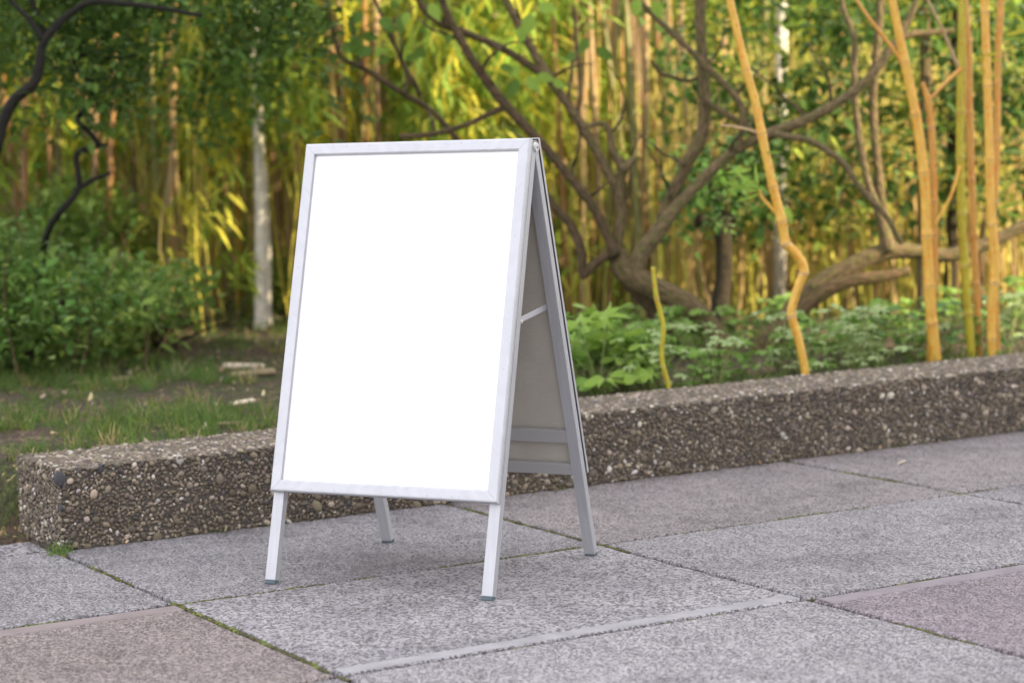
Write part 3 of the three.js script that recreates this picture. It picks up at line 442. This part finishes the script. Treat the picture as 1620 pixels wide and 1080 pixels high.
// ---------------------------------------------------------------- crooked dark tree on the left
crooked = group('crooked_tree'); tag(crooked, 'crooked tree with very dark zigzag branches above the left shrubs', 'tree');
{
  const z = 8.3, S = MK.blackish;
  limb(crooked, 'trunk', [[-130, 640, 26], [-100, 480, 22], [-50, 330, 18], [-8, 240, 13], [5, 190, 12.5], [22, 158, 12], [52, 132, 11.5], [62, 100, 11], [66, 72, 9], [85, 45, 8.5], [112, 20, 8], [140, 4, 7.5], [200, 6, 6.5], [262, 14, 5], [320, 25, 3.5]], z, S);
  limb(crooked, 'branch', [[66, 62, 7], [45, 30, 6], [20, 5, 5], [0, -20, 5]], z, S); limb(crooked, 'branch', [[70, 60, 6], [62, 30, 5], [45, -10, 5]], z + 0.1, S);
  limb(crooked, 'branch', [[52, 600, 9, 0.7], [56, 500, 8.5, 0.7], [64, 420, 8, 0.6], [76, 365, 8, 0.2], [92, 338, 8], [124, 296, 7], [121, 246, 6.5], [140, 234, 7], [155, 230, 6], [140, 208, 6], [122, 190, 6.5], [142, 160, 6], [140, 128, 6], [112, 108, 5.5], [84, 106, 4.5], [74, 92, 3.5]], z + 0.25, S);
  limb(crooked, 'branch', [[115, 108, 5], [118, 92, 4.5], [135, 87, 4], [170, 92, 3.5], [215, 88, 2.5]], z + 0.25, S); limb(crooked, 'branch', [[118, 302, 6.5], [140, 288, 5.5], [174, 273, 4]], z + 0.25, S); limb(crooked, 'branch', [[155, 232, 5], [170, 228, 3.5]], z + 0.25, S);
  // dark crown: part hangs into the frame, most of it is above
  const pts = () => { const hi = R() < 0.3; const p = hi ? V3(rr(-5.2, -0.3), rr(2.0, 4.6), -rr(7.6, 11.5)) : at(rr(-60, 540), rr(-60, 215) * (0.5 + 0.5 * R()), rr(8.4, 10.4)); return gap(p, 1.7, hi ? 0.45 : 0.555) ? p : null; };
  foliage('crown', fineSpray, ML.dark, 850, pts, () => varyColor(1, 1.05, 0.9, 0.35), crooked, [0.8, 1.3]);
}

// ---------------------------------------------------------------- white birch stems far behind
{
  const birch = std({ color: rgb(0.88, 0.86, 0.82), roughness: 0.8, bumpMap: barkBump, bumpScale: 0.004, map: tex(256, (x, y) => { const a = RIP2(x * 8, y * 64), b = MED(x * 16, y * 16); const v = a > 0.88 && b > 0.55 ? 0.45 : 0.95 + 0.1 * (b - 0.5); return [v, v * 0.98, v * 0.95]; }, true) });
  const b1 = group('birch_tree'); tag(b1, 'white birch stem rising between bamboo canes left of the sign', 'tree');
  limb(b1, 'trunk', [[411, 540, 12.5], [412, 500, 11.5], [412, 440, 11], [412, 360, 10.5], [411, 290, 10], [409, 220, 9.5], [404, 130, 9], [400, 0, 8], [395, -260, 7]], 10.7, birch, 0.05);
  limb(b1, 'trunk', [[426, 540, 6.5], [424, 478, 6], [424, 400, 5.5], [421, 340, 5], [420, 260, 4.5]], 10.8, birch, 0.05);
  const b2 = group('birch_tree'); tag(b2, 'white birch stem glimpsed through leaves behind the kinked cane', 'tree');
  limb(b2, 'trunk', [[1232, 490, 12], [1235, 300, 12], [1236, 120, 11], [1238, 0, 11], [1240, -260, 10]], 11.2, birch, 0.04);
}

// ---------------------------------------------------------------- bamboo thicket
{
  const protos = []; const H = 5.2;
  for (let k = 0; k < 6; k++) {
    const prof = []; let y = 0, r = 1; const wig = [rr(-0.10, 0.10), rr(-0.10, 0.10), rr(0.5, 1.1)]; const pts = [], radii = []; let t = 0;
    while (y < H) { const s = rr(0.20, 0.30), f = (yy) => (1 - 0.5 * yy / H); for (const [d, q] of [[0.006, 1.13], [0.02, 1.0], [s - 0.012, 0.98]]) { const yy = y + d; pts.push(V3(wig[0] * Math.sin(yy * wig[2]) + (yy / H) ** 2 * wig[1] * 4, yy, wig[1] * Math.sin(yy * 0.8 + k) )); radii.push(0.019 * q * f(yy)); } y += s; }
    protos.push(tube(pts, radii, { seg: 1, radial: 7, cap: false }));
  }
  const hue = new Map([[MC.orange, 'orange-brown'], [MC.tan, 'tan'], [MC.brown, 'dull brown'], [MC.ochre, 'ochre yellow'], [MC.olive, 'olive green'], [MC.gold, 'golden'], [MC.lime, 'lime green'], [MC.rust, 'rusty']]);
  const mats = [MC.rust, MC.tan, MC.tan, MC.brown, MC.brown, MC.brown, MC.ochre, MC.olive, MC.olive];
  const fixed = [[378, 470, 12.2, 'gold'], [367, 478, 12.0, 'orange'], [340, 470, 12.4, 'gold'], [330, 480, 12.2, 'gold'], [308, 485, 12.0, 'ochre'], [272, 480, 12.2, 'tan'], [265, 470, 12.6, 'tan'], [437, 470, 12.4, 'orange'], [446, 470, 12.9, 'tan'], [352, 470, 13, 'brown'], [296, 470, 13, 'brown'], [205, 480, 12.3, 'brown'], [232, 480, 12.6, 'olive'], [560, 470, 11.2, 'lime'], [620, 470, 11.4, 'ochre'], [655, 470, 12, 'brown'], [690, 470, 12.4, 'olive'], [733, 470, 12.2, 'tan'], [788, 470, 12, 'orange'], [845, 470, 12, 'brown'], [900, 470, 11, 'orange'], [898, 470, 11.4, 'lime'], [930, 480, 11.3, 'orange'], [960, 480, 11, 'tan'], [915, 480, 12, 'tan'], [946, 480, 11.8, 'brown'], [972, 480, 11.5, 'ochre'], [990, 480, 12.2, 'orange'], [1012, 480, 12, 'tan'], [1030, 480, 11.5, 'ochre'], [1052, 480, 12.4, 'brown'], [885, 480, 12.2, 'tan']];
  const put = (x, z, m, lean, g2) => { const o = new THREE.Mesh(pick(protos), m); o.name = numbered('bamboo_cane'); o.castShadow = o.receiveShadow = true; o.position.set(x, soilY(x, z) - 0.02, z); o.rotation.set(rr(-0.05, 0.05) * lean, R() * 6.283, rr(-0.05, 0.05) * lean); const s = rr(0.7, 1.25); o.scale.set(s, rr(0.85, 1.2), s); scene.add(o); const w = hue.get(m); tag(o, w + ' bamboo cane standing in the thicket behind', 'bamboo', w + ' canes of the thicket'); return o; };
  for (const [x, y, z, m] of fixed) { const p = at(x, y, z); put(p.x, p.z, m === 'orange' && x > 450 ? MC.rust : MC[m], 0.6); }
  let n = 0, guard = 0; while (n < 250 && guard++ < 9000) {
    const z = rr(10.6, 17), xp = rr(-20, 1640), p = at(xp, 400, z), u = xp;
    const want = u < 230 ? 0.6 : u < 480 ? 1 : u < 1130 ? 1 : u < 1400 ? 0.16 : 0.22; if (R() > want || (z < 12.5 && (u > 375 && u < 440)) || (z < 16 && u > 1215 && u < 1260)) continue;
    put(p.x, p.z, pick(mats), 1.2); n++;
  }
  // fallen, leaning canes on the left
  for (const [a, b, r, m] of [[[95, 60], [265, 470], 4.5, MC.tan], [[30, -20], [150, 190], 4, MC.tan], [[0, 240], [40, 330], 4, MC.tan], [[60, 170], [140, 380], 4, MC.brown]]) { const g = mesh('leaning_stem', tube([at(a[0] * 2 - b[0], a[1] * 2 - b[1], 11.2), at(a[0], a[1], 11.4), at((a[0] + b[0]) / 2, (a[1] + b[1]) / 2, 11.6), at(b[0], b[1], 11.8), at(b[0] + (b[0] - a[0]) * 0.4, b[1] + (b[1] - a[1]) * 0.4, 12)], [r, r, r, r, r].map((q) => px(q, 11.6)), { seg: 6, radial: 8 }), m); tag(g, 'pale bamboo stem leaning diagonally through the left greenery', 'bamboo', 'leaning bamboo stems on the left'); }
  // fine yellow-brown shoots, uncountable
  const shoot = tube([V3(0, 0, 0), V3(0.02, 0.6, 0.01), V3(-0.01, 1.2, 0.03), V3(0.06, 2.1, 0)], [0.005, 0.0045, 0.004, 0.002], { seg: 3, radial: 5, cap: false });
  const list = []; for (let k = 0; k < 3600; k++) { const z = rr(10.4, 17), xs = R() < 0.8 ? rr(1040, 1660) : rr(200, 1100), x = at(xs, 400, z).x, q = R() * (xs > 1250 ? 1 : 0.7) + (xs > 1250 ? 0 : 0); if (z < 11.3 && ((xs > 370 && xs < 450) || (xs > 1212 && xs < 1264))) continue; list.push([M4(V3(x, soilY(x, -z) - 0.02, -z), rr(-0.14, 0.14), R() * 6.28, rr(-0.14, 0.14), rr(0.7, 1.5), rr(0.3, 0.68)), q < 0.35 ? varyColor(0.46, 0.32, 0.13) : q < 0.85 ? varyColor(0.48, 0.44, 0.07) : varyColor(0.26, 0.17, 0.08)]); }
  tag(inst('bamboo_shoots', shoot, std({ color: 0xffffff, roughness: 0.6 }), list), 'dense fine yellow-brown bamboo shoots behind the gnarled trees', 'bamboo shoots');
}
console.log('thicket');

// ---------------------------------------------------------------- bamboo leaves, broadleaf crowns, far wood
{
  // leaves of the thicket in view
  const inView = () => { const xp = rr(-150, 1770), z = rr(10, 18), y = rr(-120, 470), p = at(xp, y, z); const want = xp < 520 ? (y < (xp > 170 && xp < 470 ? 225 : 270) ? 0.55 : 0.06) : xp < 1000 ? (y < 250 ? 0.75 : 0.14) : (y < 300 ? 0.45 : 0.2); if (R() > want || !gap(p, 1.5, 0.50) || (z < 11.6 && xp > 365 && xp < 455 && y > 170) || (xp > 1205 && xp < 1265 && y > 50 && y < 160)) return null; if (xp > 1000 && z < 12.5) return null; return p; };
  tag(foliage('bamboo_foliage', bambooSpray, ML.white, 5200, inView, bambooHue, null, [0.8, 1.3])[0], 'hanging bamboo leaves through the thicket', 'bamboo leaves');
  // the leafy tops of the bamboo, above the frame
  const over = () => { const z = rr(9.8, 18), x = rr(-8, 2.2), p = V3(x, rr(2.5, 6), -z); return gap(p, 0.6, 0.50) ? p : null; };
  foliage('bamboo_canopy', bambooSpray, ML.white, 1300, over, bambooHue, null, [1.5, 2.4]);
  // broad leaves of the right-hand trees, dark against the light
  const right = () => { const x = rr(1060, 1700), y = rr(-80, 360); if (x > 1210 && x < 1262 && y > 45 && y < 165) return null; const p = at(x, y, rr(9.4, 10.6)); return gap(p, 3.2, 0.49) ? p : null; };
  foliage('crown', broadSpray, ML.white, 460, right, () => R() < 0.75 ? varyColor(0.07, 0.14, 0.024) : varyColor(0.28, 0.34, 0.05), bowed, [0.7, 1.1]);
  // sunlit wood beyond the thicket
  const far = () => { const z = rr(19, 30), p = V3(rr(-14, 16), rr(0.1, 3.4) * (0.7 + 0.3 * R()), -z); return gap(p, 0.7, 0.40) ? p : null; };
  foliage('far_grove', broadSpray, ML.white, 9000, far, bambooHue, null, [1.6, 3.0]);
  const hi = () => { const z = rr(30, 40), p = V3(rr(-26, 26), rr(0.2, 9), -z); return gap(p, 0.4, 0.30) ? p : null; };
  foliage('distant_wood', broadSpray, ML.white, 7000, hi, bambooHue, null, [3.5, 6]);
}
for (const o of scene.children) if (o.userData.kind === 'stuff' && !o.userData.label) { const w = { bamboo_foliage: ['hanging bamboo leaves through the thicket', 'bamboo leaves'], bamboo_canopy: ['leafy bamboo canopy above the thicket', 'bamboo leaves'], far_grove: ['yellow-green leafy grove beyond the thicket', 'woodland'], distant_wood: ['distant green wood behind everything', 'woodland'] }; for (const k in w) if (o.name.startsWith(k)) tag(o, w[k][0], w[k][1]); }
console.log('leaves');

// ---------------------------------------------------------------- shrubs on the left
{
  const make = (cx, cy, z, rx, ry, n, label, colr) => {
    const s = group('shrub'); tag(s, label, 'shrub'); const c = at(cx, cy, z), gy = soilY(c.x, c.z);
    for (let k = 0; k < 7; k++) mesh('stem', tube([V3(c.x + rr(-0.15, 0.15), gy - 0.03, c.z + rr(-0.1, 0.1)), V3(c.x + rr(-0.4, 0.4) * rx, gy + ry * 0.5, c.z + rr(-0.2, 0.2)), V3(c.x + rr(-0.9, 0.9) * rx, gy + ry * 1.3, c.z + rr(-0.3, 0.3))], [0.012, 0.008, 0.003], { seg: 5, radial: 6 }), MK.dark, s);
    for (let k = 0; k < 9; k++) { const a = rr(-1, 1) * rx, x = c.x + a, z0 = c.z + rr(-0.4, 0.5); mesh('twig', tube([V3(x, gy, z0), V3(x + rr(-0.1, 0.1), gy + ry * rr(0.9, 1.3), z0), V3(x + rr(-0.25, 0.25), gy + ry * rr(1.7, 2.4), z0 + 0.1)], [0.006, 0.005, 0.002], { seg: 4, radial: 5 }), pick([MK.brown, MC.tan, MK.grey]), s); }
    foliage('crown', shrubSpray, ML.white, n, () => { const a = V3(rr(-1, 1), rr(-1, 1), rr(-1, 1)), l = 0.45 + 1.0 * fbm(a.x * 2.2 + cx, a.y * 2.2 + z * 9); if (a.length() > l) return null; const p = V3(c.x + a.x * rx * 1.15, gy + ry * (1 + a.y) * 0.98 + 0.03, c.z + a.z * 0.6); return gap(p, 2.6, 0.525) ? p : null; }, colr, s, [0.5, 1.7]);
  };
  const dg = () => R() < 0.7 ? varyColor(0.14, 0.26, 0.05) : varyColor(0.26, 0.38, 0.08), mg = () => R() < 0.65 ? varyColor(0.20, 0.33, 0.06) : varyColor(0.34, 0.43, 0.09), yg = () => varyColor(0.28, 0.36, 0.07);
  make(20, 560, 9.0, 0.6, 0.27, 700, 'large dark green shrub under the crooked tree', dg);
  make(165, 560, 9.5, 0.45, 0.17, 420, 'mid green shrub with a loose top between the dark shrub and the birch', mg);
  make(270, 545, 9.9, 0.36, 0.11, 240, 'low yellowish green shrub at the foot of the bamboo', yg);
  make(60, 480, 10.8, 0.5, 0.36, 420, 'tall green shrub behind the crooked branches', mg);
  make(-60, 470, 10.5, 0.6, 0.42, 480, 'tall dark shrub at the left edge behind the crooked trunk', dg);
  make(470, 520, 11.6, 0.3, 0.10, 110, 'small pale green bush beside the birch foot', yg);
}

// ---------------------------------------------------------------- leafy plants behind the wall
{
  const lob = [lobed(0.15, 5), lobed(0.13, 5)], ova = ovate(0.13);
  const petiole = (a, b) => tube([a, a.clone().lerp(b, 0.5).add(V3(0, 0.03, 0)), b], [0.0022, 0.002, 0.0016], { seg: 3, radial: 5, cap: false });
  const stalkMat = std({ color: rgb(0.20, 0.24, 0.07), roughness: 0.7 });
  function plantProto(kind) {
    const g = new THREE.Group(); const n = kind === 'ovate' ? 11 : 10; const leafM = { lobed: ML.cover, under: ML.cover, ovate: ML.oval, pale: ML.pale, sun: ML.fresh }[kind];
    for (let i = 0; i < n; i++) {
      const a = i * 2.4 + rr(-0.4, 0.4), h = rr(0.07, 0.26), r = rr(0.03, 0.17), tip = V3(Math.cos(a) * r, h, Math.sin(a) * r), dir = Math.atan2(Math.cos(a), Math.sin(a));
      const st = new THREE.Mesh(petiole(V3(0, 0, 0), tip), stalkMat); st.name = 'stalk'; g.add(st);
      const lf = new THREE.Mesh(kind === 'ovate' ? ova : lob[i % 2], leafM); lf.name = 'leaf'; lf.position.copy(tip); lf.rotation.set(-Math.PI / 2 + rr(0.0, 0.75), dir + Math.PI + Math.PI, rr(-0.3, 0.3), 'YXZ'); const s = rr(0.65, 1.15) * (kind === 'pale' ? 0.6 : 1); lf.scale.setScalar(s); st.castShadow = lf.castShadow = true; g.add(lf);
    }
    return g;
  }
  const kinds = { lobed: 'green lobed-leaf ground plant behind the wall', under: 'lobed-leaf plant growing under the gnarled trees', ovate: 'oval-leaved plant among the lobed ones', pale: 'pale small-leaved plant close behind the wall', sun: 'bright yellow-green lobed-leaf plant right beside the sign' };
  const protos = {}; for (const k in kinds) protos[k] = [plantProto(k), plantProto(k)];
  const put = (kind, xp, z, s) => { const p = at(xp, 560, z), o = pick(protos[kind]).clone(); o.name = numbered('leafy_plant'); o.position.set(p.x, soilY(p.x, -z) - 0.01, -z); o.rotation.y = R() * 6.28; o.scale.setScalar(s); scene.add(o); tag(o, kinds[kind], 'plant', kinds[kind] + 's'.replace('s', '')); o.userData.group = { lobed: 'green lobed-leaf plants along the wall', under: 'lobed-leaf plants under the trees', ovate: 'oval-leaved plants', pale: 'pale small-leaved plants', sun: 'bright plants beside the sign' }[kind]; };
  const zBack = (xp) => { let z = 6; for (; z < 10; z += 0.02) { const p = at(xp, 560, z), [, v] = toUV(p.x, -z); if (v < -1.27) break; } return z; };
  for (const [xp, dz, s] of [[945, 0.18, 1.1], [985, 0.3, 1.15], [925, 0.5, 1.1], [1010, 0.12, 0.85]]) put('sun', xp, zBack(xp) + dz, s);
  for (let k = 0; k < 15; k++) { const xp = 905 + k * 48 + rr(-18, 18); put('lobed', xp, zBack(xp) + rr(0.05, 0.4), xp < 1000 ? rr(0.8, 1.1) : rr(0.5, 0.8)); }
  for (let k = 0; k < 20; k++) { const xp = rr(900, 1640); put('under', xp, zBack(xp) + rr(0.5, 1.6), rr(0.6, 0.85)); }
  for (let k = 0; k < 9; k++) { const xp = rr(1290, 1640); put('ovate', xp, zBack(xp) + rr(0.4, 1.0), rr(0.6, 0.85)); }
  for (let k = 0; k < 16; k++) { const xp = rr(1020, 1640); put('pale', xp, zBack(xp) + rr(0.0, 0.35), rr(0.6, 1.0)); }
}
console.log('plants');

// ---------------------------------------------------------------- grass, moss, litter
{
  const blade = (h) => leafGeo([[0, 0.03], [0.4, 0.028], [0.75, 0.018], [1, 0.002]], h, 0.3, 0.45);
  const tuft = [0, 1, 2].map(() => { const gs = []; for (let i = 0; i < 9; i++) gs.push(blade(rr(0.03, 0.075)).applyMatrix4(M4(V3(rr(-0.02, 0.02), 0, rr(-0.02, 0.02)), rr(-0.6, 0.6), R() * 6.28, rr(-0.6, 0.6), 1))); return mergeGeometries(gs); });
  const lists = [[], [], []];
  for (let k = 0; k < 26000; k++) { const u = rr(-2.2, 6), v = -1.2 - Math.pow(R(), 1.2) * 4.6, d = fbm(u * 1.7 + 9, v * 1.7 + 80); if (d < 0.44 + rr(-0.10, 0.12) || (u > 1.4 && R() < 0.75)) continue; const p = uv2(u, v, soilH(u, v) - 0.004); const q = R(); lists[k % 3].push([M4(p, rr(-0.15, 0.15), R() * 6.28, rr(-0.15, 0.15), rr(0.5, 1.15)), q < 0.72 ? varyColor(0.11, 0.19, 0.04) : q < 0.93 ? varyColor(0.18, 0.23, 0.05) : varyColor(0.40, 0.34, 0.16)]); }
  lists.forEach((l, i) => tag(inst('grass', tuft[i], ML.white, l), 'patchy short grass on the soil behind the wall', 'grass'));
  // tufts at the foot of the wall and the corner
  const foot = []; for (let k = 0; k < 90; k++) { const u = rr(0.0, 5), p = uv2(u, -0.835 + rr(-0.003, 0.012), -0.004); if (fbm(u * 5, 3) < 0.5) continue; foot.push([M4(p, rr(-0.2, 0.2), R() * 6, rr(-0.2, 0.2), rr(0.2, 0.45)), varyColor(0.13, 0.17, 0.03)]); }
  for (let k = 0; k < 9; k++) foot.push([M4(uv2(rr(-0.03, 0.03), -0.825 + rr(-0.02, 0.02), -0.004), rr(-0.3, 0.3), R() * 6, rr(-0.3, 0.3), rr(0.4, 0.9)), varyColor(0.14, 0.24, 0.05)]);
  tag(inst('weeds', tuft[0], ML.white, foot), 'small weeds at the foot of the wall', 'weeds');
  // moss in the joints
  const moss = mergeGeometries([0, 1, 2, 3, 4, 5, 6].map(() => { const g = new THREE.IcosahedronGeometry(rr(0.003, 0.0065), 0); g.translate(rr(-0.012, 0.012), rr(-0.002, 0.001), rr(-0.004, 0.004)); return g; })); const ml = [];
  const joint = (u0, v0, u1, v1, thr, bias) => { const L = Math.hypot(u1 - u0, v1 - v0), a = Math.atan2(v1 - v0, u1 - u0); for (let s = 0; s < L; s += 0.006) { const t = s / L, u = u0 + (u1 - u0) * t, v = v0 + (v1 - v0) * t, d = fbm(u * 6 + 13 + v * 3, v * 6 + 29); if (d < thr) continue; const q = clamp((d - thr) * 5 + bias); ml.push([M4(uv2(u, v, -0.006 + 0.003 * q + rr(-0.002, 0.001)), 0, -GY - a + rr(-0.3, 0.3), 0, rr(0.5, 0.8 + 0.5 * q), rr(0.5, 0.9)), R() < 0.7 ? varyColor(0.075, 0.072, 0.03) : varyColor(0.14, 0.165, 0.03)]); } };
  joint(-2, 0, 0, 0, 0.5, 0); joint(0, 0, 1.2, 0, 0.36, 0.2); joint(1.2, 0, 2.2, 0, 0.44, 0.1); joint(2.2, 0, 4, 0, 0.5, 0); joint(0, -0.83, 0, 0.9, 0.40, 0.2); joint(1.198, -0.83, 1.198, 0.12, 0.40, 0.2); joint(1.198, 0.12, 1.198, 2, 0.62, 0); joint(0, 0.877, 1.198, 0.877, 0.55, 0); joint(1.198, 0.877, 3, 0.877, 0.46, 0); joint(2.457, -0.83, 2.457, 0.6, 0.52, 0); joint(3.69, -0.8, 3.69, 0.4, 0.5, 0);
  tag(inst('moss', moss, std({ color: 0xffffff, roughness: 1 }), ml), 'green and brown moss in the paving joints', 'moss');
  // dry leaves and bark chips
  const dry = leafGeo([[0, 0.02], [0.3, 0.16], [0.6, 0.17], [0.85, 0.08], [1, 0.01]], 0.05, 0.5, 0.2), chip = new RoundedBoxGeometry(0.09, 0.012, 0.028, 2, 0.005);
  const litterCols = () => { const q = R(); return q < 0.5 ? varyColor(0.34, 0.27, 0.18) : q < 0.8 ? varyColor(0.22, 0.15, 0.09) : varyColor(0.45, 0.34, 0.18); };
  const ll = []; for (let k = 0; k < 2400; k++) { const u = rr(-2.2, 6.5), v = -1.22 - R() * 5; ll.push([M4(uv2(u, v, soilH(u, v) + 0.012), -Math.PI / 2 + rr(-0.4, 0.4), R() * 6.28, rr(-0.4, 0.4), rr(0.4, 1.1)), litterCols()]); }
  for (let k = 0; k < 70; k++) { const u = rr(0.1, 5); ll.push([M4(uv2(u, -0.832 + Math.abs(rr(-0.015, 0.02)), 0.004), -Math.PI / 2 + rr(-0.3, 0.3), R() * 6.28, rr(-0.3, 0.3), rr(0.25, 0.75)), litterCols()]); }
  tag(inst('leaf_litter', dry, std({ color: 0xffffff, roughness: 0.9 }), ll), 'dry fallen leaves on the soil and along the wall foot', 'leaf litter');
  const chipMat = [std({ color: rgb(0.46, 0.40, 0.33), roughness: 0.9, map: barkColor }), std({ color: rgb(0.62, 0.52, 0.40), roughness: 0.9 })];
  const chipAt = (xp, yp, s, yaw, label, m) => { let z = 6; for (; z < 14; z += 0.02) { const p = at(xp, yp, z); if (p.y < soilY(p.x, -z) + 0.01) break; } const p = at(xp, yp, z), o = mesh('bark_piece', chip, chipMat[m]); o.position.set(p.x, soilY(p.x, -z) + 0.012, -z); o.rotation.set(rr(-0.1, 0.1), yaw, rr(-0.08, 0.08)); o.scale.set(s, s, s * 0.9); tag(o, label, 'wood'); };
  chipAt(385, 580, 1.8, 0.25, 'largest pale bark piece on the grass near the shrubs', 1); chipAt(400, 591, 1.9, 0.15, 'long brown bark piece lying beside the largest pale one', 0); chipAt(383, 637, 1.0, 0.6, 'small pale bark piece on the grass behind the wall', 1);
  chipAt(190, 600, 1.3, 0.2, 'brown bark piece at the shrub foot', 0); chipAt(125, 607, 0.8, 0.5, 'short bark piece on bare soil below the dark shrub', 0); chipAt(362, 671, 0.8, 0, 'thin bark piece in the grass beside the wall top', 0);
  const straw = mesh('dry_straw', tube([V3(-0.03, 0, 0), V3(0, 0.003, 0.003), V3(0.03, 0.001, -0.002)], [0.0022, 0.003, 0.002], { seg: 4, radial: 6 }), chipMat[1]); let zz = 6; while (at(1428, 730, zz).y > 0.008) zz += 0.01; straw.position.copy(at(1428, 730, zz)); straw.position.y = 0.005; straw.rotation.y = 0.9; tag(straw, 'single dry straw on the paving near the wall', 'straw');
}
console.log('small things');

renderer.render(scene, camera);
